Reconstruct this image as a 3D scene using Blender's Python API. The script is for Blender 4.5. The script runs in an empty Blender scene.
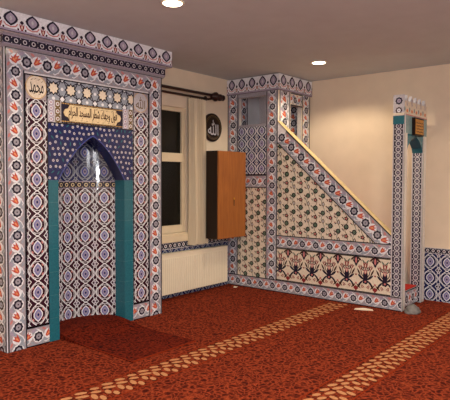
import bpy, math, random
from mathutils import Vector, Matrix
random.seed(7)
C = bpy.context.scene.collection
PI = math.pi

# ------------------------------------------------------------------ materials
MATS = {}
def new_mat(name):
    m = bpy.data.materials.new(name); m.use_nodes = True
    nt = m.node_tree; nt.nodes.clear()
    out = nt.nodes.new('ShaderNodeOutputMaterial'); b = nt.nodes.new('ShaderNodeBsdfPrincipled')
    nt.links.new(b.outputs[0], out.inputs[0]); MATS[name] = m
    return m, nt, b
def srgb(c):
    def f(v):
        v /= 255.0
        return v / 12.92 if v <= .04045 else ((v + .055) / 1.055) ** 2.4
    return (f(c[0]), f(c[1]), f(c[2]), 1)
def noise_mat(name, rgb, var=.15, scale=40, rough=.5, metal=0, coat=0, bump=0, spec=.5, stretch=None, rgb2=None, detail=3):
    m, nt, b = new_mat(name)
    tc = nt.nodes.new('ShaderNodeTexCoord'); mp = nt.nodes.new('ShaderNodeMapping'); n = nt.nodes.new('ShaderNodeTexNoise')
    nt.links.new(tc.outputs['Object'], mp.inputs[0]); nt.links.new(mp.outputs[0], n.inputs['Vector'])
    if stretch: mp.inputs['Scale'].default_value = stretch
    n.inputs['Scale'].default_value = scale; n.inputs['Detail'].default_value = detail
    r = nt.nodes.new('ShaderNodeValToRGB'); c = srgb(rgb)
    a = rgb2 and srgb(rgb2)
    r.color_ramp.elements[0].position = .3; r.color_ramp.elements[1].position = .7
    r.color_ramp.elements[0].color = a if a else tuple(x * (1 - var) for x in c[:3]) + (1,)
    r.color_ramp.elements[1].color = c if a else tuple(min(1, x * (1 + var)) for x in c[:3]) + (1,)
    nt.links.new(n.outputs['Fac'], r.inputs[0]); nt.links.new(r.outputs[0], b.inputs['Base Color'])
    b.inputs['Roughness'].default_value = rough; b.inputs['Metallic'].default_value = metal
    b.inputs['Coat Weight'].default_value = coat; b.inputs['Specular IOR Level'].default_value = spec
    if bump:
        bm = nt.nodes.new('ShaderNodeBump'); bm.inputs['Strength'].default_value = bump; bm.inputs['Distance'].default_value = .004
        nt.links.new(n.outputs['Fac'], bm.inputs['Height']); nt.links.new(bm.outputs[0], b.inputs['Normal'])
    return m
def tile(name, rgb, var=.12): return noise_mat(name, rgb, var, 60, .10)
T = dict(
 white=(222,218,224), cream=(226,214,196), grey=(150,148,160), lgrey=(190,188,196), slate=(38,36,54), navy=(30,42,104),
 dnavy=(24,34,84), maroon=(52,22,38), red=(186,80,70), orange=(222,142,100), lav=(124,126,176), blue=(62,74,150), teal=(34,100,116),
 cyan=(84,134,144), black=(22,20,28), mauve=(160,150,172), olive=(112,92,62), rose=(196,124,124), dred=(140,52,54), mgrey=(162,152,160), sand=(222,210,194), gold=(196,158,92), brown=(70,44,34),
 pale=(224,226,234), inscr=(216,196,158), green=(96,116,100), plain=(206,202,200), bgrey=(150,158,172), tealgrey=(120,150,156), vase=(48,44,84))
for k, v in T.items(): tile('tile_' + k, v)
noise_mat('wall_paint', (222,206,184), .03, 6, .85, bump=.05)
noise_mat('ceiling_paint', (196,206,212), .03, 5, .9)
noise_mat('blue_grey_panel', (222,230,240), .05, 6, .7)  # pale blue-grey for the back panel inside the tower
noise_mat('red_step', (176,30,18), .25, 90, .95, bump=.5)
noise_mat('cabinet_dark', (32,19,13), .3, 8, .55, stretch=(1,1,.1))
noise_mat('cabinet_wood', (170,104,46), .18, 9, .42, stretch=(6,6,.5), rgb2=(146,84,32))
noise_mat('dark_metal', (52,30,26), .2, 30, .35, metal=.3)
noise_mat('white_enamel', (232,222,200), .03, 5, .4)
noise_mat('groove_grey', (214,204,182), .03, 5, .6)
noise_mat('window_frame_paint', (222,206,176), .04, 8, .45)
noise_mat('curtain_cloth', (218,204,178), .06, 30, .9, stretch=(8,8,.3))
noise_mat('night_glass', (12,12,9), .2, 2, .22, spec=.3)
noise_mat('brass', (205,160,70), .15, 30, .32, metal=.9)
noise_mat('coping_stone', (220,198,146), .1, 25, .25, coat=.4)
noise_mat('lacquer', (34,20,14), .2, 20, .55, spec=.2)
noise_mat('plaque_gold', (186,132,52), .2, 40, .4, metal=.3)
noise_mat('silver_ink', (205,196,180), .1, 20, .4)
noise_mat('ring_steel', (225,215,195), .05, 20, .3)
noise_mat('bag_grey', (112,110,110), .25, 20, .6, bump=.6)
noise_mat('paper', (232,214,190), .05, 20, .8)
noise_mat('socket_dark', (40,36,30), .1, 20, .6)
def lamp_mat():
    m, nt, b = new_mat('lamp_glow'); b.inputs['Base Color'].default_value = (1,.95,.8,1)
    n = nt.nodes.new('ShaderNodeTexNoise'); r = nt.nodes.new('ShaderNodeMapRange')
    nt.links.new(n.outputs['Fac'], r.inputs[0]); r.inputs[3].default_value = 14; r.inputs[4].default_value = 16
    b.inputs['Emission Color'].default_value = (1,.86,.6,1); nt.links.new(r.outputs[0], b.inputs['Emission Strength'])
lamp_mat()
def carpet(name, base, dark, light):
    m, nt, b = new_mat(name); N = nt.nodes.new; L = nt.links.new
    tc = N('ShaderNodeTexCoord'); v = N('ShaderNodeTexVoronoi'); v.feature = 'DISTANCE_TO_EDGE'; v.inputs['Scale'].default_value = 24
    ns = N('ShaderNodeTexNoise'); ns.inputs['Scale'].default_value = 9; ns.inputs['Detail'].default_value = 2
    mx = N('ShaderNodeMixRGB'); mx.blend_type = 'ADD'; mx.inputs[0].default_value = .12
    L(tc.outputs['Object'], ns.inputs['Vector']); L(tc.outputs['Object'], mx.inputs[1]); L(ns.outputs['Color'], mx.inputs[2]); L(mx.outputs[0], v.inputs['Vector'])
    r = N('ShaderNodeValToRGB'); e = r.color_ramp.elements
    e[0].position = .03; e[0].color = srgb(light); e[1].position = .30; e[1].color = srgb(dark)
    k = r.color_ramp.elements.new(.12); k.color = srgb(base)
    L(v.outputs['Distance'], r.inputs[0])
    n2 = N('ShaderNodeTexNoise'); n2.inputs['Scale'].default_value = 75; n2.inputs['Detail'].default_value = 3
    L(tc.outputs['Object'], n2.inputs['Vector'])
    r2 = N('ShaderNodeMapRange'); r2.inputs[1].default_value = .25; r2.inputs[2].default_value = .75; r2.inputs[3].default_value = .45; r2.inputs[4].default_value = 1.5
    L(n2.outputs['Fac'], r2.inputs[0])
    m2 = N('ShaderNodeVectorMath'); m2.operation = 'SCALE'; L(r.outputs[0], m2.inputs[0]); L(r2.outputs[0], m2.inputs['Scale'])
    L(m2.outputs[0], b.inputs['Base Color']); b.inputs['Roughness'].default_value = 1; b.inputs['Specular IOR Level'].default_value = .08
    b.inputs['Sheen Weight'].default_value = 0
    bm = N('ShaderNodeBump'); bm.inputs['Strength'].default_value = .7; bm.inputs['Distance'].default_value = .006
    L(n2.outputs['Fac'], bm.inputs['Height']); L(bm.outputs[0], b.inputs['Normal'])
carpet('carpet_red', (104,35,19), (70,20,11), (140,58,32))
carpet('carpet_deep', (88,22,10), (52,12,6), (108,34,16))
noise_mat('carpet_cream', (186,130,90), .2, 120, 1, spec=.05, bump=.6)
noise_mat('carpet_line', (130,44,20), .2, 120, 1, spec=.05)

# ------------------------------------------------------------------ mesh builder
class MB:
    def __init__(s): s.v = []; s.f = []; s.m = []; s.names = []
    def mi(s, mat):
        if mat not in s.names: s.names.append(mat)
        return s.names.index(mat)
    def poly(s, pts, mat):
        i = len(s.v); s.v += [tuple(p) for p in pts]; s.f.append(tuple(range(i, i + len(pts)))); s.m.append(s.mi(mat))
    def box(s, a, b, mat):
        x0, y0, z0 = a; x1, y1, z1 = b
        i = len(s.v); s.v += [(x0,y0,z0),(x1,y0,z0),(x1,y1,z0),(x0,y1,z0),(x0,y0,z1),(x1,y0,z1),(x1,y1,z1),(x0,y1,z1)]
        for f in ((0,3,2,1),(4,5,6,7),(0,1,5,4),(1,2,6,5),(2,3,7,6),(3,0,4,7)): s.f.append(tuple(i + k for k in f)); s.m.append(s.mi(mat))
    def prism(s, pts, vec, mat):          # extrude 3-D polygon along vec
        n = len(pts); p = [Vector(q) for q in pts]; q = [a + Vector(vec) for a in p]
        i = len(s.v); s.v += [tuple(a) for a in p] + [tuple(a) for a in q]
        s.f.append(tuple(range(i + n - 1, i - 1, -1))); s.m.append(s.mi(mat)); s.f.append(tuple(range(i + n, i + 2 * n))); s.m.append(s.mi(mat))
        for k in range(n):
            l = (k + 1) % n; s.f.append((i + k, i + l, i + n + l, i + n + k)); s.m.append(s.mi(mat))
    def lathe(s, prof, mat, org=(0,0,0), axis='z', n=24):
        i = len(s.v)
        for r, h in prof:
            for k in range(n):
                a = 2 * PI * k / n; c, d = r * math.cos(a), r * math.sin(a)
                p = (c, d, h) if axis == 'z' else ((h, c, d) if axis == 'x' else (c, h, d))
                s.v.append((p[0] + org[0], p[1] + org[1], p[2] + org[2]))
        for j in range(len(prof) - 1):
            for k in range(n):
                l = (k + 1) % n; s.f.append((i + j*n + k, i + j*n + l, i + (j+1)*n + l, i + (j+1)*n + k)); s.m.append(s.mi(mat))
        s.f.append(tuple(i + k for k in range(n - 1, -1, -1))); s.m.append(s.mi(mat))
        e = i + (len(prof) - 1) * n; s.f.append(tuple(e + k for k in range(n))); s.m.append(s.mi(mat))
    def build(s, name, parent=None, smooth=False, bevel=0):
        me = bpy.data.meshes.new(name); o = bpy.data.objects.new(name, me)
        org = Vector((0,0,0))
        if parent is None and s.v:
            xs, ys, zs = zip(*s.v); org = Vector(((min(xs)+max(xs))/2, (min(ys)+max(ys))/2, min(zs)))
        elif parent is not None: org = world(parent)
        me.from_pydata([tuple(Vector(v) - org) for v in s.v], [], s.f)
        for n in s.names: me.materials.append(MATS[n])
        for p, m in zip(me.polygons, s.m): p.material_index = m; p.use_smooth = smooth
        me.update(); C.objects.link(o)
        if parent is None: o.location = org
        else: o.parent = parent
        if bevel:
            md = o.modifiers.new('bevel', 'BEVEL'); md.width = bevel; md.segments = 2; md.limit_method = 'ANGLE'
        return o
def world(o):
    v = Vector(o.location)
    while o.parent: o = o.parent; v += Vector(o.location)
    return v
def tag(o, label, cat, group=None):
    o['label'] = label; o['category'] = cat
    if group: o['group'] = group
    return o
def thing(name, label, cat, loc, group=None):
    o = bpy.data.objects.new(name, None); C.objects.link(o); o.location = loc; o.empty_display_size = .1
    return tag(o, label, cat, group)
def struct(mb, name, **k):
    o = mb.build(name, **k); o['kind'] = 'structure'; return o

# ------------------------------------------------------------------ flat ornament on a plane or a curved wall
def clip(poly, planes):
    for (a, b, c) in planes:               # keep a*s+b*t+c >= 0
        out = []; n = len(poly)
        for i in range(n):
            p, q = poly[i], poly[(i + 1) % n]
            dp = a*p[0] + b*p[1] + c; dq = a*q[0] + b*q[1] + c
            if dp >= 0: out.append(p)
            if (dp > 0 > dq) or (dp < 0 < dq):
                k = dp / (dp - dq); out.append((p[0] + (q[0]-p[0])*k, p[1] + (q[1]-p[1])*k))
        poly = out
        if len(poly) < 3: return []
    return poly
def planes_of(pts):                        # convex, ccw
    r = []
    for i in range(len(pts)):
        (x0, y0), (x1, y1) = pts[i], pts[(i + 1) % len(pts)]
        a, b = -(y1 - y0), (x1 - x0); l = math.hypot(a, b) or 1
        r.append((a/l, b/l, -(a*x0 + b*y0)/l))
    return r
class Face:
    """Ornament painter on a surface: fn(s, t, d) gives the 3-D point, d metres off the surface."""
    n = 0
    def __init__(f, mb, fn, region=None, cuts=None, hole=None):
        f.mb = mb; f.fn = fn; f.cuts = cuts; f.hole = hole
        f.set(region)
    def set(f, region):
        f.region = region; f.planes = planes_of(region) if region else []
        f.bb = (min(p[0] for p in region), min(p[1] for p in region), max(p[0] for p in region), max(p[1] for p in region)) if region else None
    def rect(f, a, b, c, d): f.set([(a,b),(c,b),(c,d),(a,d)])
    def poly(f, pts, mat, layer=1):
        if f.bb:
            xs = [p[0] for p in pts]; ys = [p[1] for p in pts]
            if max(xs) < f.bb[0] or min(xs) > f.bb[2] or max(ys) < f.bb[1] or min(ys) > f.bb[3]: return
        if f.hole and f.hole(sum(p[0] for p in pts)/len(pts), sum(p[1] for p in pts)/len(pts)): return
        pts = clip(pts, f.planes)
        if len(pts) < 3: return
        Face.n = (Face.n + 1) % 44; d = (layer + 1) * .0006 + Face.n * .000012
        if f.cuts:
            for a, b in zip(f.cuts, f.cuts[1:]):
                q = clip(pts, [(1,0,-a), (-1,0,b)])
                if len(q) > 2: f.mb.poly([f.fn(x, y, d) for x, y in q], 'tile_' + mat)
        else: f.mb.poly([f.fn(x, y, d) for x, y in pts], 'tile_' + mat)
    def fill(f, mat, layer=0): f.poly(list(f.region), mat, layer)
    def line(f, pts, w, mat, layer=2, closed=False):
        n = len(pts); h = w / 2
        for i in range(n if closed else n - 1):
            (x0, y0), (x1, y1) = pts[i], pts[(i + 1) % n]
            l = math.hypot(x1-x0, y1-y0)
            if l < 1e-6: continue
            ux, uy = (x1-x0)/l, (y1-y0)/l; e = h * .6; nx, ny = -uy*h, ux*h
            x0 -= ux*e; y0 -= uy*e; x1 += ux*e; y1 += uy*e
            f.poly([(x0-nx,y0-ny),(x1-nx,y1-ny),(x1+nx,y1+ny),(x0+nx,y0+ny)], mat, layer)
def disc(cx, cy, r, n=12, ry=None, rot=0, wob=0, k=8):
    ry = ry or r; o = []
    for i in range(n):
        a = 2*PI*i/n; q = 1 + wob*math.cos(k*a)
        x, y = r*q*math.cos(a), ry*q*math.sin(a)
        o.append((cx + x*math.cos(rot) - y*math.sin(rot), cy + x*math.sin(rot) + y*math.cos(rot)))
    return o
def almond(cx, cy, w, h, n=6, rot=0):     # pointed oval
    pts = []
    for i in range(n + 1): t = i/n*2 - 1; pts.append((w*(1 - abs(t)**1.8), h*t))
    for i in range(1, n): t = 1 - i/n*2; pts.append((-w*(1 - abs(t)**1.8), h*t))
    c, s = math.cos(rot), math.sin(rot)
    return [(cx + x*c - y*s, cy + x*s + y*c) for x, y in pts]

# motifs ------------------------------------------------------------------
def rosette(f, x, y, r, c='slate', i='grey', L=4):
    f.poly(disc(x, y, r, 16, wob=.09, k=8), c, L)
    f.poly(disc(x, y, r*.6, 10), i, L+1); f.poly(disc(x, y, r*.16, 6), c, L+2)
def tulip(f, x, y, s, ang, c='red'):
    ca, sa = math.cos(ang), math.sin(ang)
    def R(p): return [(x + (a*ca - b*sa)*s, y + (a*sa + b*ca)*s) for a, b in p]
    f.poly(R([(-.25,-.9),(.25,-.9),(.6,-.1),(.75,.95),(.25,.35),(0,1.1),(-.25,.35),(-.75,.95),(-.6,-.1)]), c, 4)
    f.poly(R([(-.1,-.6),(.1,-.6),(.22,.1),(0,.45),(-.22,.1)]), 'orange' if c == 'red' else 'cream', 5)
def leaf(f, x, y, l, w, ang, c, L=3): f.poly(almond(x, y, w, l, 4, ang), c, L)
def border(f, a, b, length, width, per=.19, bg='mgrey', edge='black', flip=1, rs=.245, lay=0):
    """Rosette and tulip run from point a along unit b, to the left side width; f.region must be set."""
    (ox, oy), (ux, uy) = a, b; vx, vy = -uy, ux; ang = math.atan2(uy, ux)
    def P(s, t): return (ox + ux*s + vx*t, oy + uy*s + vy*t)
    f.poly([P(0,0), P(length,0), P(length,width), P(0,width)], bg, lay)
    n = max(1, round(length/per)); p = length/n; m = width/2
    for i in range(n + 1):
        s = i*p
        # serpentine grey band
        pts = [P(s + p*k/8, m + flip*width*.27*math.cos(PI*2*k/8 + .8)) for k in range(9)]
        f.line(pts, width*.24, 'pale', 1); f.line(pts, width*.15, 'bgrey', 2)
        leaf(f, *P(s + p*.22, m - flip*width*.30), p*.16, width*.08, ang - PI/2 + .5, 'bgrey')
        leaf(f, *P(s + p*.78, m + flip*width*.30), p*.16, width*.08, ang - PI/2 + .5, 'mauve')
        leaf(f, *P(s + p*.28, m + flip*width*.32), p*.12, width*.06, ang - PI/2 - .5, 'rose')
        leaf(f, *P(s + p*.72, m - flip*width*.32), p*.12, width*.06, ang - PI/2 - .5, 'bgrey')
        f.poly(disc(*P(s, m - flip*width*.04), width*(rs+.07), 12), 'pale', 2)
        f.poly(disc(*P(s + p*.5, m + flip*width*.02), width*.27, 10), 'pale', 2)
        rosette(f, *P(s, m - flip*width*.04), width*rs)
        tulip(f, *P(s + p*.5, m + flip*width*.04), width*.22, ang - PI/2 + .75*flip)
    for t in (width*.06, width*.94): f.line([P(0,t), P(length,t)], width*.035, 'bgrey', 6)
    if edge:
        for t in (width*.02, width*.98): f.line([P(0,t), P(length,t)], .013, edge, 7)
def lattice(f, x0, y0, nx, ny, p=.19, q=None, bg='maroon', oval='lav', line='pale', w=.0075):
    q = q or p
    x1, y1 = x0 + nx*p, y0 + ny*q
    f.poly([(x0-p,y0-q),(x1+p,y0-q),(x1+p,y1+q),(x0-p,y1+q)], bg, 0)
    for i in range(-1, nx + 1):
        for j in range(-1, ny + 1):
            cx, cy = x0 + (i+.5)*p, y0 + (j+.5)*q
            # two interlaced ogee nets
            f.line(almond(cx, cy, p*.44, q*.52, 6), w, line, 4, True)
            f.line(disc(cx, cy, p*.36, 14, ry=q*.38), w*.6, line, 5, True)
            f.line([(cx - p*.5, cy - q*.5), (cx - p*.40, cy - q*.22), (cx - p*.5, cy), (cx - p*.40, cy + q*.22), (cx - p*.5, cy + q*.5)], w*.7, line, 4)
            f.line([(cx + p*.5, cy - q*.5), (cx + p*.40, cy - q*.22), (cx + p*.5, cy), (cx + p*.40, cy + q*.22), (cx + p*.5, cy + q*.5)], w*.7, line, 4)
            f.poly(almond(cx, cy, p*.24, q*.33, 5), line, 2)
            f.poly(almond(cx, cy, p*.185, q*.27, 5), oval, 3)
            f.poly(almond(cx, cy, p*.10, q*.16, 4), 'mauve', 4); f.poly(disc(cx, cy, p*.055, 6, ry=q*.07), 'navy', 5)
            for sx in (-1, 1):
                for sy in (-1, 1):
                    leaf(f, cx + sx*p*.235, cy + sy*q*.20, q*.085, p*.034, sx*sy*.55, 'rose' if bg == 'maroon' else 'slate')
                    f.poly(disc(cx + sx*p*.13, cy + sy*q*.40, p*.035, 5), line, 5); f.poly(disc(cx + sx*p*.41, cy + sy*q*.08, p*.028, 5), line, 5)
            kx, ky = cx + p/2, cy + q/2
            f.poly(disc(kx, ky, p*.15, 4, ry=q*.17), 'black' if bg != 'maroon' else 'maroon', 2)
            for a in range(4): leaf(f, kx + p*.065*math.cos(a*PI/2+PI/4), ky + q*.065*math.sin(a*PI/2+PI/4), q*.055, p*.026, a*PI/2 + PI/4 - PI/2, 'mauve', 5)
            f.line([(kx - p*.18, ky), (kx, ky + q*.2), (kx + p*.18, ky), (kx, ky - q*.2)], w*.8, line, 4, True)
def chain(f, a, b, length, width, per=None, bg='slate', ring='pale', dot='rose', edge='lgrey'):
    (ox, oy), (ux, uy) = a, b; vx, vy = -uy, ux
    def P(s, t): return (ox + ux*s + vx*t, oy + uy*s + vy*t)
    per = per or width*.95
    f.poly([P(0,0), P(length,0), P(length,width), P(0,width)], bg, 0)
    n = max(1, round(length/per)); p = length/n; m = width/2
    for i in range(n):
        c = P(p*(i+.5), m)
        f.poly(disc(*c, width*.27, 8), ring, 1); f.poly(disc(*c, width*.17, 6), bg, 2); f.poly(disc(*c, width*.08, 5), dot, 3)
        for t in (.2, .8): f.poly(disc(*P(p*i, width*t), width*.08, 4), ring, 1)
    for t in (.05, .95): f.line([P(0, width*t), P(length, width*t)], width*.1, edge, 4)
def stars(f, x0, y0, x1, y1, p):
    f.poly([(x0-.2,y0),(x1,y0),(x1,y1),(x0-.2,y1)], 'bgrey', 0)
    nx = int((x1-x0)/p) + 2; ny = int((y1-y0)/p) + 2
    for i in range(-1, nx):
        for j in range(-1, ny):
            cx, cy = x0 + i*p, y1 - (j+.5)*p
            st = [(cx + (.33 if k % 2 == 0 else .23)*p*math.cos(k*PI/8), cy + (.33 if k % 2 == 0 else .23)*p*math.sin(k*PI/8)) for k in range(16)]
            f.poly(st, 'cream', 2); f.line(st, p*.05, 'black', 3, True)
            kx, ky = cx + p/2, cy + p/2
            f.poly(disc(kx, ky, p*.17, 4), 'pale', 2); f.line(disc(kx, ky, p*.18, 4), p*.045, 'black', 3, True)
            for sx, sy in ((1,0),(0,1)):
                mx, my = cx + sx*p/2, cy + sy*p/2
                f.poly(disc(mx, my, p*.09, 6), 'pale', 2)
            for a in range(4):
                an = a*PI/2 + PI/4; f.line([(cx + .24*p*math.cos(an-.5), cy + .24*p*math.sin(an-.5)), (kx - cx and cx + .58*p*math.cos(an), cy + .58*p*math.sin(an))], p*.05, 'slate', 3)
                f.line([(cx + .24*p*math.cos(an+.5), cy + .24*p*math.sin(an+.5)), (cx + .58*p*math.cos(an), cy + .58*p*math.sin(an))], p*.05, 'slate', 3)
def blossoms(f, x0, y0, x1, y1, p=.056):
    rnd = random.Random(3); nx = int((x1-x0)/p); ny = int((y1-y0)/p)
    for i in range(nx + 1):
        for j in range(ny + 1):
            cx = x0 + (i + (.5 if j % 2 else 0))*p + rnd.uniform(-.008,.008); cy = y0 + (j+.4)*p + rnd.uniform(-.008,.008)
            if rnd.random() < .22:
                leaf(f, cx, cy, p*.42, p*.12, rnd.uniform(-1,1), 'teal', 1); continue
            for k in range(5): f.poly(disc(cx + p*.16*math.cos(k*1.257), cy + p*.16*math.sin(k*1.257), p*.11, 6), 'lgrey', 2)
            f.poly(disc(cx, cy, p*.09, 5), 'navy', 3)
            f.line([(cx, cy), (cx + p*.5, cy - p*.6)], p*.05, 'blue', 1)
def saz(f, x0, y0, x1, y1, p=.2):
    rnd = random.Random(5); f.poly([(x0-.1,y0-.1),(x1+.1,y0-.1),(x1+.1,y1+.1),(x0-.1,y1+.1)], 'sand', 0)
    nx = int((x1-x0)/p) + 2; ny = int((y1-y0)/p) + 2
    for i in range(-1, nx):
        for j in range(-1, ny):
            cx, cy = x0 + i*p, y0 + j*p
            f.line([(cx + p*.1*math.sin(k*PI/4), cy + p*k/8) for k in range(9)], .007, 'green', 1)
            f.line([(cx + p*.5 - p*.1*math.sin(k*PI/4), cy + p*k/8) for k in range(9)], .007, 'olive', 1)
            rosette(f, cx, cy + p*.1, p*.15, 'black', 'green'); rosette(f, cx + p*.5, cy + p*.38, p*.16, 'black', 'green')
            f.poly(almond(cx + p*.02, cy + p*.62, p*.10, p*.17, 4), 'olive', 3); f.poly(almond(cx + p*.02, cy + p*.62, p*.05, p*.10, 4), 'lgrey', 4)
            f.poly(disc(cx + p*.5, cy + p*.85, p*.13, 10, wob=.2, k=5), 'brown', 3); f.poly(disc(cx + p*.5, cy + p*.85, p*.06, 6), 'rose', 4)
            for dx, dy in ((.25,.25),(.75,.12),(.25,.9),(.78,.6),(.22,.5),(.75,.95)):
                f.poly(disc(cx + dx*p, cy + dy*p, p*.042, 5), rnd.choice(['dred','brown','olive']), 3)
                leaf(f, cx + dx*p + p*.06, cy + dy*p - p*.05, p*.09, p*.034, rnd.uniform(-1.3,1.3), rnd.choice(['green','brown','slate']), 2)
def carnations(f, x0, y0, x1, y1, n):
    f.poly([(x0,y0),(x1,y0),(x1,y1),(x0,y1)], 'cream', 0); p = (x1-x0)/n; h = y1-y0
    for i in range(n + 1):
        cx = x0 + (i+.5)*p; cy = y0 + h*.36
        f.poly(almond(cx, cy + h*.10, p*.13, h*.22, 5), 'slate', 3); f.poly(disc(cx, cy - h*.06, p*.15, 10, ry=h*.07, wob=.15, k=5), 'slate', 4)
        f.poly(disc(cx, cy - h*.06, p*.06, 6, ry=h*.03), 'rose', 5)
        tulip(f, cx, cy + h*.40, p*.17, 0, 'dred'); tulip(f, cx, cy + h*.22, p*.13, 0, 'rose')
        for s in (-1, 1):
            f.line([(cx, cy), (cx + s*p*.2, cy + h*.14), (cx + s*p*.27, cy + h*.32)], .009, 'slate', 2)
            tulip(f, cx + s*p*.27, cy + h*.33, p*.13, -s*.35, 'dred'); tulip(f, cx + s*p*.14, cy + h*.30, p*.12, -s*.3, 'maroon')
            leaf(f, cx + s*p*.24, cy + h*.06, h*.13, p*.06, -s*.9, 'slate'); leaf(f, cx + s*p*.35, cy + h*.20, h*.12, p*.045, -s*.5, 'brown')
            leaf(f, cx + s*p*.25, cy - h*.10, h*.12, p*.05, s*.8, 'slate'); tulip(f, cx + s*p*.15, cy - h*.20, p*.10, PI - s*.5, 'dred')
            leaf(f, cx + s*p*.36, cy - h*.20, h*.10, p*.04, -s*.8, 'brown'); leaf(f, cx + s*p*.40, cy + h*.48, h*.10, p*.04, s*.7, 'brown')
            leaf(f, cx + s*p*.10, cy + h*.50, h*.08, p*.035, -s*.7, 'green')
        ex = x0 + i*p
        f.poly(almond(ex, y1 - h*.12, p*.12, h*.18, 5), 'slate', 3); f.poly(almond(ex, y1 - h*.12, p*.06, h*.10, 4), 'rose', 4)
        for s in (-1, 1):
            leaf(f, ex + s*p*.17, y1 - h*.07, h*.10, p*.05, s*.9, 'brown'); leaf(f, ex + s*p*.14, y0 + h*.16, h*.09, p*.04, -s*.8, 'brown')
        f.poly(disc(ex, y0 + h*.10, p*.12, 8, wob=.2, k=4), 'dred', 3); f.poly(disc(ex, y0 + h*.24, p*.06, 6), 'rose', 3); f.poly(disc(ex, y0 + h*.48, p*.05, 6), 'dred', 3)
def cresting(f, x0, x1, z0, z1, n, p=None):
    f.poly([(x0,z0),(x1,z0),(x1,z1),(x0,z1)], 'pale', 0); p = p or (x1-x0)/n; h = z1-z0
    f.poly([(x0,z0),(x1,z0),(x1,z0+h*.14),(x0,z0+h*.14)], 'mauve', 1)
    f.line([(x0,z0+h*.01),(x1,z0+h*.01)], .008, 'slate', 2)
    for i in range(n + 1):
        cx = x0 + (i+.5)*p
        f.poly(almond(cx, z0 + h*.63, p*.33, h*.36, 6), 'slate', 2); f.poly(almond(cx, z0 + h*.63, p*.22, h*.26, 6), 'mauve', 3)
        f.poly(almond(cx, z0 + h*.63, p*.06, h*.12, 4), 'lgrey', 4)
        for s in (-1, 1):
            f.line([(cx, z0 + h*.22), (cx + s*p*.22, z0 + h*.28), (cx + s*p*.3, z0 + h*.4)], p*.05, 'rose', 2)
        tulip(f, x0 + i*p, z0 + h*.30, p*.16, 0, 'dred'); leaf(f, x0 + i*p, z0 + h*.52, h*.10, p*.09, 0, 'slate', 3)
        for s in (-1, 1): leaf(f, x0 + i*p + s*p*.17, z0 + h*.18, h*.06, p*.05, s*.9, 'maroon')

# Arabic writing: shaped with presentation forms, turned into mesh outlines
FORMS = {'\u0627':(0xFE8D,0),'\u062c':(0xFE9D,1),'\u062d':(0xFEA1,1),'\u062f':(0xFEA9,0),'\u0631':(0xFEAD,0),'\u0633':(0xFEB1,1),
 '\u0634':(0xFEB5,1),'\u0637':(0xFEC1,1),'\u0641':(0xFED1,1),'\u0643':(0xFED9,1),'\u0644':(0xFEDD,1),'\u0645':(0xFEE1,1),'\u0647':(0xFEE9,1),'\u0648':(0xFEED,0)}
def shape(s):
    out = []
    for i, ch in enumerate(s):
        if ch not in FORMS: out.append(ch); continue
        base, dual = FORMS[ch]
        prev = i > 0 and s[i-1] in FORMS and FORMS[s[i-1]][1]
        nxt = dual and i + 1 < len(s) and s[i+1] in FORMS
        out.append(chr(base + (3 if prev and nxt else 1 if prev else 2 if nxt else 0)))
    return ''.join(reversed(out))
def glyphs(s):
    c = bpy.data.curves.new('writing', 'FONT'); c.body = s; c.resolution_u = 3
    o = bpy.data.objects.new('writing', c); C.objects.link(o); bpy.context.view_layer.update()
    me = bpy.data.meshes.new_from_object(o.evaluated_get(bpy.context.evaluated_depsgraph_get()))
    polys = [[(me.vertices[i].co.x, me.vertices[i].co.y) for i in p.vertices] for p in me.polygons]
    bpy.data.objects.remove(o); bpy.data.curves.remove(c); bpy.data.meshes.remove(me)
    return polys
def write(f, s, x0, y0, x1, y1, mat, layer=5, bold=0):
    ps = glyphs(s)
    if not ps: return
    xs = [p[0] for q in ps for p in q]; ys = [p[1] for q in ps for p in q]
    ax, bx, ay, by = min(xs), max(xs), min(ys), max(ys)
    for dx, dy in ([(0,0)] if not bold else [(-bold,0),(bold,0),(0,bold),(0,-bold)]):
        for q in ps:
            f.poly([(x0 + (p[0]-ax)/(bx-ax)*(x1-x0) + dx, y0 + (p[1]-ay)/(by-ay)*(y1-y0) + dy) for p in q], mat, layer)

# ------------------------------------------------------------------ the room
H, YA, XB = 2.716, 4.54, 6.35
XL, YB_ = -2.6, -4.0
m = MB(); m.box((XL-.1,YB_-.1,-.1), (XB+.1,YA+.1,0), 'carpet_red')
def leaves_row(m, yc, x0, x1):
    f = Face(m, lambda s, t, d: (s, t, .001 + d)); f.planes = []
    n = int((x1-x0)/.108)
    for i in range(n):
        x = x0 + i*.108
        for sgn, off in ((1, 0), (-1, .054)):
            for dy, w in ((.028, 1), (.082, .9)):
                pts = disc(x + off + dy*.5, yc + sgn*dy, (.042 + .006*math.sin(i*2.3))*w, 12, ry=.020, rot=-.42 if sgn > 0 else -1.9)
                m.poly([(a, b, .0025) for a, b in pts], 'carpet_cream')
    for s in (-1, 1):
        m.poly([(x0, yc+s*.135-.006, .002), (x1, yc+s*.135-.006, .002), (x1, yc+s*.135+.006, .002), (x0, yc+s*.135+.006, .002)], 'carpet_line')
leaves_row(m, 2.84, -2.5, 5.5); leaves_row(m, 1.65, -2.5, 6.3); leaves_row(m, .46, -2.5, 6.3)
struct(m, 'floor')
m = MB(); m.box((XL-.1,YB_-.1,H), (XB+.1,YA+.1,H+.1), 'ceiling_paint'); struct(m, 'ceiling')
WX0, WX1, WZ0, WZ1 = 3.62, 4.77, .76, 2.26
m = MB()
m.box((XL-.1,YA,0), (WX0,YA+.14,H), 'wall_paint'); m.box((WX1,YA,0), (XB+.1,YA+.14,H), 'wall_paint')
m.box((WX0,YA,0), (WX1,YA+.14,WZ0), 'wall_paint'); m.box((WX0,YA,WZ1), (WX1,YA+.14,H), 'wall_paint')
f = Face(m, lambda s, t, d: (s, YA - .012 - d, t))
m.box((3.92, YA-.012, 0), (5.578, YA, .655), 'tile_white')
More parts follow.
